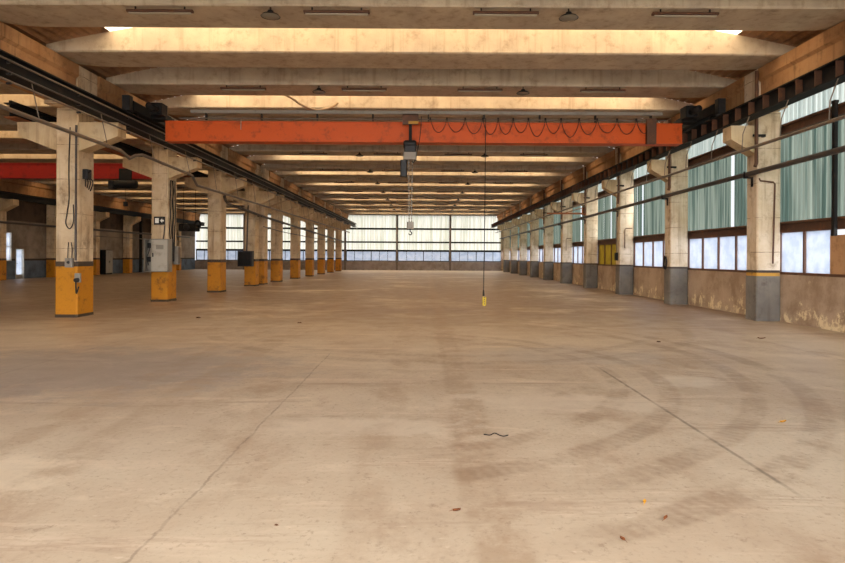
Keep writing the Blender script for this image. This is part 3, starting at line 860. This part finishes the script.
t = thing('switch_box', 'small grey switch box at the stripe of the nearest yellow based column', 'switch box', (-8.45, y1-.02, 1.3))
MB().cbox(-.10, .08, -.10, 0, -.1, .12, .02).build('housing', M['greybox'], t)
MB().lathe([(0,-.135),(.03,-.13),(.035,-.10)], (0,0,.02), 12, 'y').build('knob', M['black'], t)
for xx in (-.06, .04):
    MB().tube([(xx, -.03, .12), (xx, -.02, .34), (xx*.6-.01, -.02, .5)], .010, 6).build('lead', M['cable'], t)
t = thing('socket_outlet', 'dark power socket and plug low on the yellow base of the nearest column', 'socket', (-8.27, y1-.016, .92))
MB().cbox(-.06, .08, -.08, 0, -.08, .14, .02).build('housing', M['greybox'], t)
MB().lathe([(.0,-.17),(.045,-.17),(.055,-.08)], (.02,0,-.02), 12, 'y').build('plug', M['black'], t)
MB().tube(smooth_path([(.02, -.14, -.06), (.02, -.14, -.22), (.0, -.08, -.34), (.03, -.04, -.18)]), .016, 6).build('lead', M['cable'], t)
# second yellow column: cabinet and sign
y2 = colY(2)
t = thing('electrical_cabinet', 'grey electrical cabinet with one open compartment on the second yellow based column', 'cabinet', (-8.5, y2-.016, .97))
MB().box(-.42, .36, -.32, -.30+.285, 0, .02).box(-.42, .36, -.32, -.015, 1.03, 1.05).box(-.42, -.40, -.32, -.015, .02, 1.03).box(.34, .36, -.32, -.015, .02, 1.03).box(-.40, .34, -.03, -.015, .02, 1.03).box(-.19, -.17, -.32, -.03, .02, 1.03).build('body', M['greybox'], t)
MB().box(-.25, .2, -.015, .002, .1, .9).build('mounting_plate', M['steel'], t)
dr = MB().cbox(-.165, .335, -.345, -.322, .03, 1.02, .01, 'y').build('door', M['lightgrey'], t)
MB().box(-.13, -.10, -.365, -.345, .48, .6).build('handle', M['black'], dr)
MB().box(-.02, .22, -.349, -.345, .72, .86).build('label_plate', M['greybox'], dr)
for k in range(4):
    MB().cbox(-.37, -.22, -.2, -.04, .10+.22*k, .26+.22*k, .015).build('breaker', M['black'] if k % 2 else M['greybox'], t)
MB().tube(smooth_path([(-.3,-.2,.9), (-.26,-.27,.7), (-.34,-.27,.45), (-.28,-.26,.2)]), .012, 6).build('wire', M['cable'], t)
MB().tube([(.1, -.1, 1.05), (.1, -.04, 1.2), (.12, -.03, 1.5)], .02, 8).build('conduit', M['darkpipe'], t)
t = thing('sign_plate', 'small dark sign plate with white arrow on the second yellow based column', 'sign', (-8.56, y2-.012, 2.62))
MB().cbox(-.18, .18, -.02, 0, -.13, .13, .01, 'y').build('plate', M['black'], t)
MB().box(-.14, -.02, -.023, -.02, -.08, .08).build('square_mark', M['white'], t)
MB().add([(.02,-.023,0), (.09,-.023,-.07), (.09,-.023,.07), (.02,-.02,0), (.09,-.02,-.07), (.09,-.02,.07)], [(0,1,2),(5,4,3),(0,3,4,1),(1,4,5,2),(2,5,3,0)]).box(.09, .14, -.023, -.02, -.025, .025).build('arrow_mark', M['white'], t)
b_ = MB()
for k in range(4):
    zs = [3.95, 3.6, 3.2, 2.8, 2.3, 1.8, 1.3]
    b_.tube(smooth_path([(XL1+.03+.02*(k % 2)+R.uniform(0,.05)*(i % 2), y2+.12+.1*k+R.uniform(-.05,.05), z) for i, z in enumerate(zs)]), .018, 6)
tag(b_.build('cable_bundle', M['cable']), 'bundle of dark cables down the side of the second yellow based column', 'cable')
t = thing('junction_box', 'weathered grey junction box on the side of the second yellow based column', 'junction box', (XL1+.012, y2+.56, 1.5))
MB().cbox(.0, .14, -.12, .12, -.3, .3, .02).build('housing', M['greybox'], t)
MB().box(.14, .15, -.10, .10, -.26, .26).build('cover', M['pipe'], t)
# fourth column: black box
y4 = colY(4)
t = thing('control_box', 'black control box on the fourth yellow based column', 'control box', (-8.70, y4-.016, .98))
MB().cbox(-.36, .34, -.4, 0, 0, .75, .03).build('housing', M['black'], t)
MB().box(-.2, .2, -.0, .002, .1, .6).build('mounting_plate', M['steel'], t)
MB().box(-.30, .28, -.412, -.4, .06, .69).build('door', M['steel'], t)
MB().tube([(.0, -.12, .75), (.0, -.05, 1.0), (.05, -.04, 3.0)], .03, 8).build('conduit', M['darkpipe'], t)
# second nave: hanging heater, steel locker, stand pipe
t = thing('unit_heater', 'dark unit heater hanging in the second nave in front of the end windows', 'heater', (-15.6, 40.0, 3.1))
MB().cbox(-.62, .5, -.4, .4, 0, .5, .06, 'y').build('housing', M['steel'], t)
MB().lathe([(0,-.44),(.2,-.44),(.22,-.40)], (-.1,0,.25), 20, 'y').build('fan_grille', M['black'], t)
MB().tube(smooth_path([(.5,0,.3), (.66,0,.36), (.7,0,.5), (.62,0,.66), (.45,0,.7), (.3,0,.5)]), .06, 10).build('flue', M['steel'], t)
for xx in (-.45, .35):
    MB().tube([(xx, 0, .5), (xx, 0, 2.94)], .015, 6).build('hanger_rod', M['steel'], t)
t = thing('steel_locker', 'dark steel locker standing against the far side wall', 'locker', (XW+.3, 46.7, 0))
MB().cbox(-.26, .2, -.5, .5, .06, 1.9, .02).build('body', M['steel'], t)
for k in (0, 1):
    d_ = MB().box(.2, .215, -.49+.495*k, -.005+.495*k, .1, 1.86).build('door', M['greybox'], t)
    MB().box(.215, .235, -.06+.07*k*1.6, -.03+.07*k*1.6, .9, 1.05).build('handle', M['black'], d_)
for yy in (-.45, .45):
    MB().box(-.24, .18, yy-.03, yy+.03, 0, .06).build('foot', M['black'], t)
tag(MB().tube([(XW+.35, 52.2, 0), (XW+.35, 52.2, 5.0)], .13, 12).build('stand_pipe', M['steel']), 'thick dark stand pipe against the far side wall of the second nave', 'pipe')
# window side columns
def coil(name, lab, loc, ax, r, drop):
    t = thing(name, lab, 'cable', loc, None)
    b = MB()
    pts = []
    for i in range(60):
        a = 2*PI*i/15
        rr = r*(1+.12*math.sin(i*.7))
        pts.append((-.04-.006*math.cos(i*1.3)-.0008*i, rr*.7*math.cos(a), drop*.5*math.sin(a)-.02*(i % 7)/7))
    b.tube(pts, .011, 6); b.build('coil', M['cable'], t)
    MB().tube([(-.01, 0, drop*.5-.02), (-.09, 0, drop*.5-.02), (-.1, 0, drop*.5+.03)], .01, 6).build('hook', M['steel'], t)
    return t
coil('cable_coil', 'coil of black cable hung on the side of the second window column', (XR0-.016, colY(2)+.22, 1.35), 'x', .14, .42)
t = tag(MB().tube(smooth_path([(XP-.14, 20.9, 1.62), (XP-.17, 20.95, 1.3), (XP-.2, 21.02, .98), (XP-.16, 21.12, 1.35), (XP-.14, 21.2, 1.7)]), .014, 6).build('cable', M['cable']),
        'loose black cable hanging over the sill behind the second window column', 'cable')
t = thing('jib_arm', 'rusty jib arm on a bracket at the fourth window column', 'jib crane', (XR0-.012, colY(4)+.2, 3.80))
MB().box(-.05, 0, -.16, .16, -.2, .2).build('wall_bracket', M['rust'], t)
MB().tube([(-.12, 0, -.19), (-.12, 0, .19)], .055, 12).box(-.12, -.05, -.04, .04, -.18, -.1).box(-.12, -.05, -.04, .04, .1, .18).build('pivot', M['rust'], t)
MB().box(-1.9, -.14, -.035, .035, -.16, -.08).build('arm', M['rust'], t)
MB().tube([(-.15, 0, .16), (-1.0, 0, -.09)], .018, 8).build('brace', M['rust'], t)
t = thing('switch_box', 'small dark switch box on the side of the third window column', 'switch box', (XR0-.012, colY(3)+.25, 1.55))
MB().cbox(-.1, 0, -.1, .1, -.16, .16, .02).build('housing', M['steel'], t)
MB().tube([(-.04, 0, .16), (-.03, 0, 1.7)], .012, 6).build('conduit', M['darkpipe'], t)

# ------------------------------------------------------------------ litter on the floor
def floor_at(px, py):
    yh = 256.7+(px-424)*.0055
    D = 900/(py-yh)
    return ((px-424)/600*D, D, .0)
def leaf(lab, px, py, size, mat, rz):
    t = MB()
    n = 6
    L, Wd = size, size*.42
    vs = []; fs = []
    for i in range(n+1):
        u = i/n
        w_ = Wd*math.sin(PI*min(1, u*1.02))**.8*(.5 if u > .97 else 1)
        z = .006+.03*size/.08*(u-.5)**2
        vs += [(L*(u-.5), -w_/2, z+.012), (L*(u-.5), 0, z), (L*(u-.5), w_/2, z+.010)]
    m = len(vs)
    vs += [(x, y, z+.0015) for x, y, z in vs]
    for i in range(n):
        for k in (0, 1):
            a = 3*i+k
            fs.append((a, a+1, a+4, a+3)); fs.append((m+a+3, m+a+4, m+a+1, m+a))
    t.add(vs, fs, True)
    o = t.build('dry_leaf', mat, None, floor_at(px, py)); o.rotation_euler = (0, 0, rz)
    MB().tube([(-L*.5, 0, .0145), (-L*.5-.02, .006, .008)], .0012, 5).build('stalk', mat, o)
    return tag(o, lab, 'leaf', 'litter on the floor')
leaf('yellow dry leaf on the floor, between the tyre marks near the window side', 784, 423, .085, M['leaf'], .4)
leaf('small yellow leaf on the pale floor, closest one to the photographer', 646, 504, .05, M['leaf'], 1.2)
leaf('brown leaf lying on the pale floor in the middle of the hall', 458, 512, .05, M['brownleaf'], .3)
leaf('brown leaf lying nearest, lowest of the litter on the floor', 624, 541, .035, M['brownleaf'], 2.1)
leaf('dark curled leaf beside the end of the straight floor joint', 667, 520, .05, M['brownleaf'], .9)
leaf('rusty brown leaf on the floor near the nearest window column', 762, 339, .16, M['brownleaf'], .1)
wp = floor_at(497, 436)
o = MB().tube(smooth_path([(-.10, .02, .008), (-.05, .0, .008), (-.01, .015, .02), (.03, -.005, .008), (.06, -.03, .008), (.09, -.02, .012), (.10, .0, .008)]), .0045, 6).build('wire_scrap', M['cable'], None, wp)
tag(o, 'scrap of black wire lying on the open floor', 'wire')
for px, py, lab in ((278, 525, 'dark crumb of dirt on the floor beside the long crack, nearest one'), (300, 323, 'dark crumb of dirt on the floor far along the long crack'), (659, 342, 'dark crumb of dirt on the floor before the second window column'), (199, 318, 'dark crumb of dirt on the floor in front of the cabinet column')):
    p = floor_at(px, py); sz = .009*p[1]/3.5
    b2 = MB(); 
    vs = [(sz*math.cos(a)*R.uniform(.6, 1.3)*1.6, sz*math.sin(a)*R.uniform(.6, 1.3), 0) for a in [2*PI*i/9 for i in range(9)]]
    vs2 = [(x*.6, y*.6, sz*R.uniform(.4, .8)) for x, y, z in vs]
    b2.add(vs+vs2, [tuple(reversed(range(9))), tuple(range(9, 18))]+[(i, (i+1) % 9, 9+(i+1) % 9, 9+i) for i in range(9)])
    tag(b2.build('dirt_lump', M['brownsteel'], None, p), lab, 'dirt', 'litter on the floor')

# ------------------------------------------------------------------ sky
wd = bpy.data.worlds.new('sky'); sc.world = wd; wd.use_nodes = True
nt = wd.node_tree; nt.nodes.clear()
SKY_Z, SKY_H, SKY_B = 12.5, 1.05, 17.0      # overhead, at the horizon, and the bright side behind the photographer
out = nt.nodes.new('ShaderNodeOutputWorld'); bg = nt.nodes.new('ShaderNodeBackground')
tc = nt.nodes.new('ShaderNodeTexCoord'); sp = nt.nodes.new('ShaderNodeSeparateXYZ')
nt.links.new(tc.outputs['Generated'], sp.inputs[0])
def wramp(sock, a, b_):
    mr = nt.nodes.new('ShaderNodeMapRange'); mr.interpolation_type = 'SMOOTHSTEP'
    nt.links.new(sock, mr.inputs[0]); mr.inputs[1].default_value = a; mr.inputs[2].default_value = b_
    return mr.outputs[0]
def wmix(f, a, b_):
    mx = nt.nodes.new('ShaderNodeMix'); mx.data_type = 'RGBA'
    nt.links.new(f, mx.inputs[0])
    for i_, v in ((6, a), (7, b_)):
        if isinstance(v, tuple): mx.inputs[i_].default_value = v
        else: nt.links.new(v, mx.inputs[i_])
    return mx.outputs[2]
hz = wmix(wramp(sp.outputs[1], -.15, -.75), (1.02*SKY_H, 1.05*SKY_H, 1.10*SKY_H, 1), (.98*SKY_B, 1.0*SKY_B, 1.03*SKY_B, 1))
zn = wmix(wramp(sp.outputs[2], .4, .85), hz, (1.0*SKY_Z, .97*SKY_Z, .92*SKY_Z, 1))
nt.links.new(zn, bg.inputs[0]); nt.links.new(bg.outputs[0], out.inputs[0])

# ------------------------------------------------------------------ camera
cd = bpy.data.cameras.new('camera'); cam = bpy.data.objects.new('camera', cd); COL.objects.link(cam)
cam.location = (0, 0, 1.5); cam.rotation_euler = (PI/2, -.0055, 0)
cd.sensor_width = 36; cd.lens = 600/845*36
cd.shift_x = -1.5/845; cd.shift_y = -24.8/845
cd.clip_end = 400
sc.camera = cam
vs_ = sc.view_settings
sc.display_settings.display_device = 'sRGB'
vs_.view_transform = 'Standard'; vs_.look = 'None'; vs_.exposure = -0.08; vs_.gamma = 1.0; vs_.use_curve_mapping = False
cy = sc.cycles
cy.use_denoising = True
cy.max_bounces = 10; cy.diffuse_bounces = 6; cy.transparent_max_bounces = 12; cy.transmission_bounces = 6
cy.sample_clamp_indirect = 12
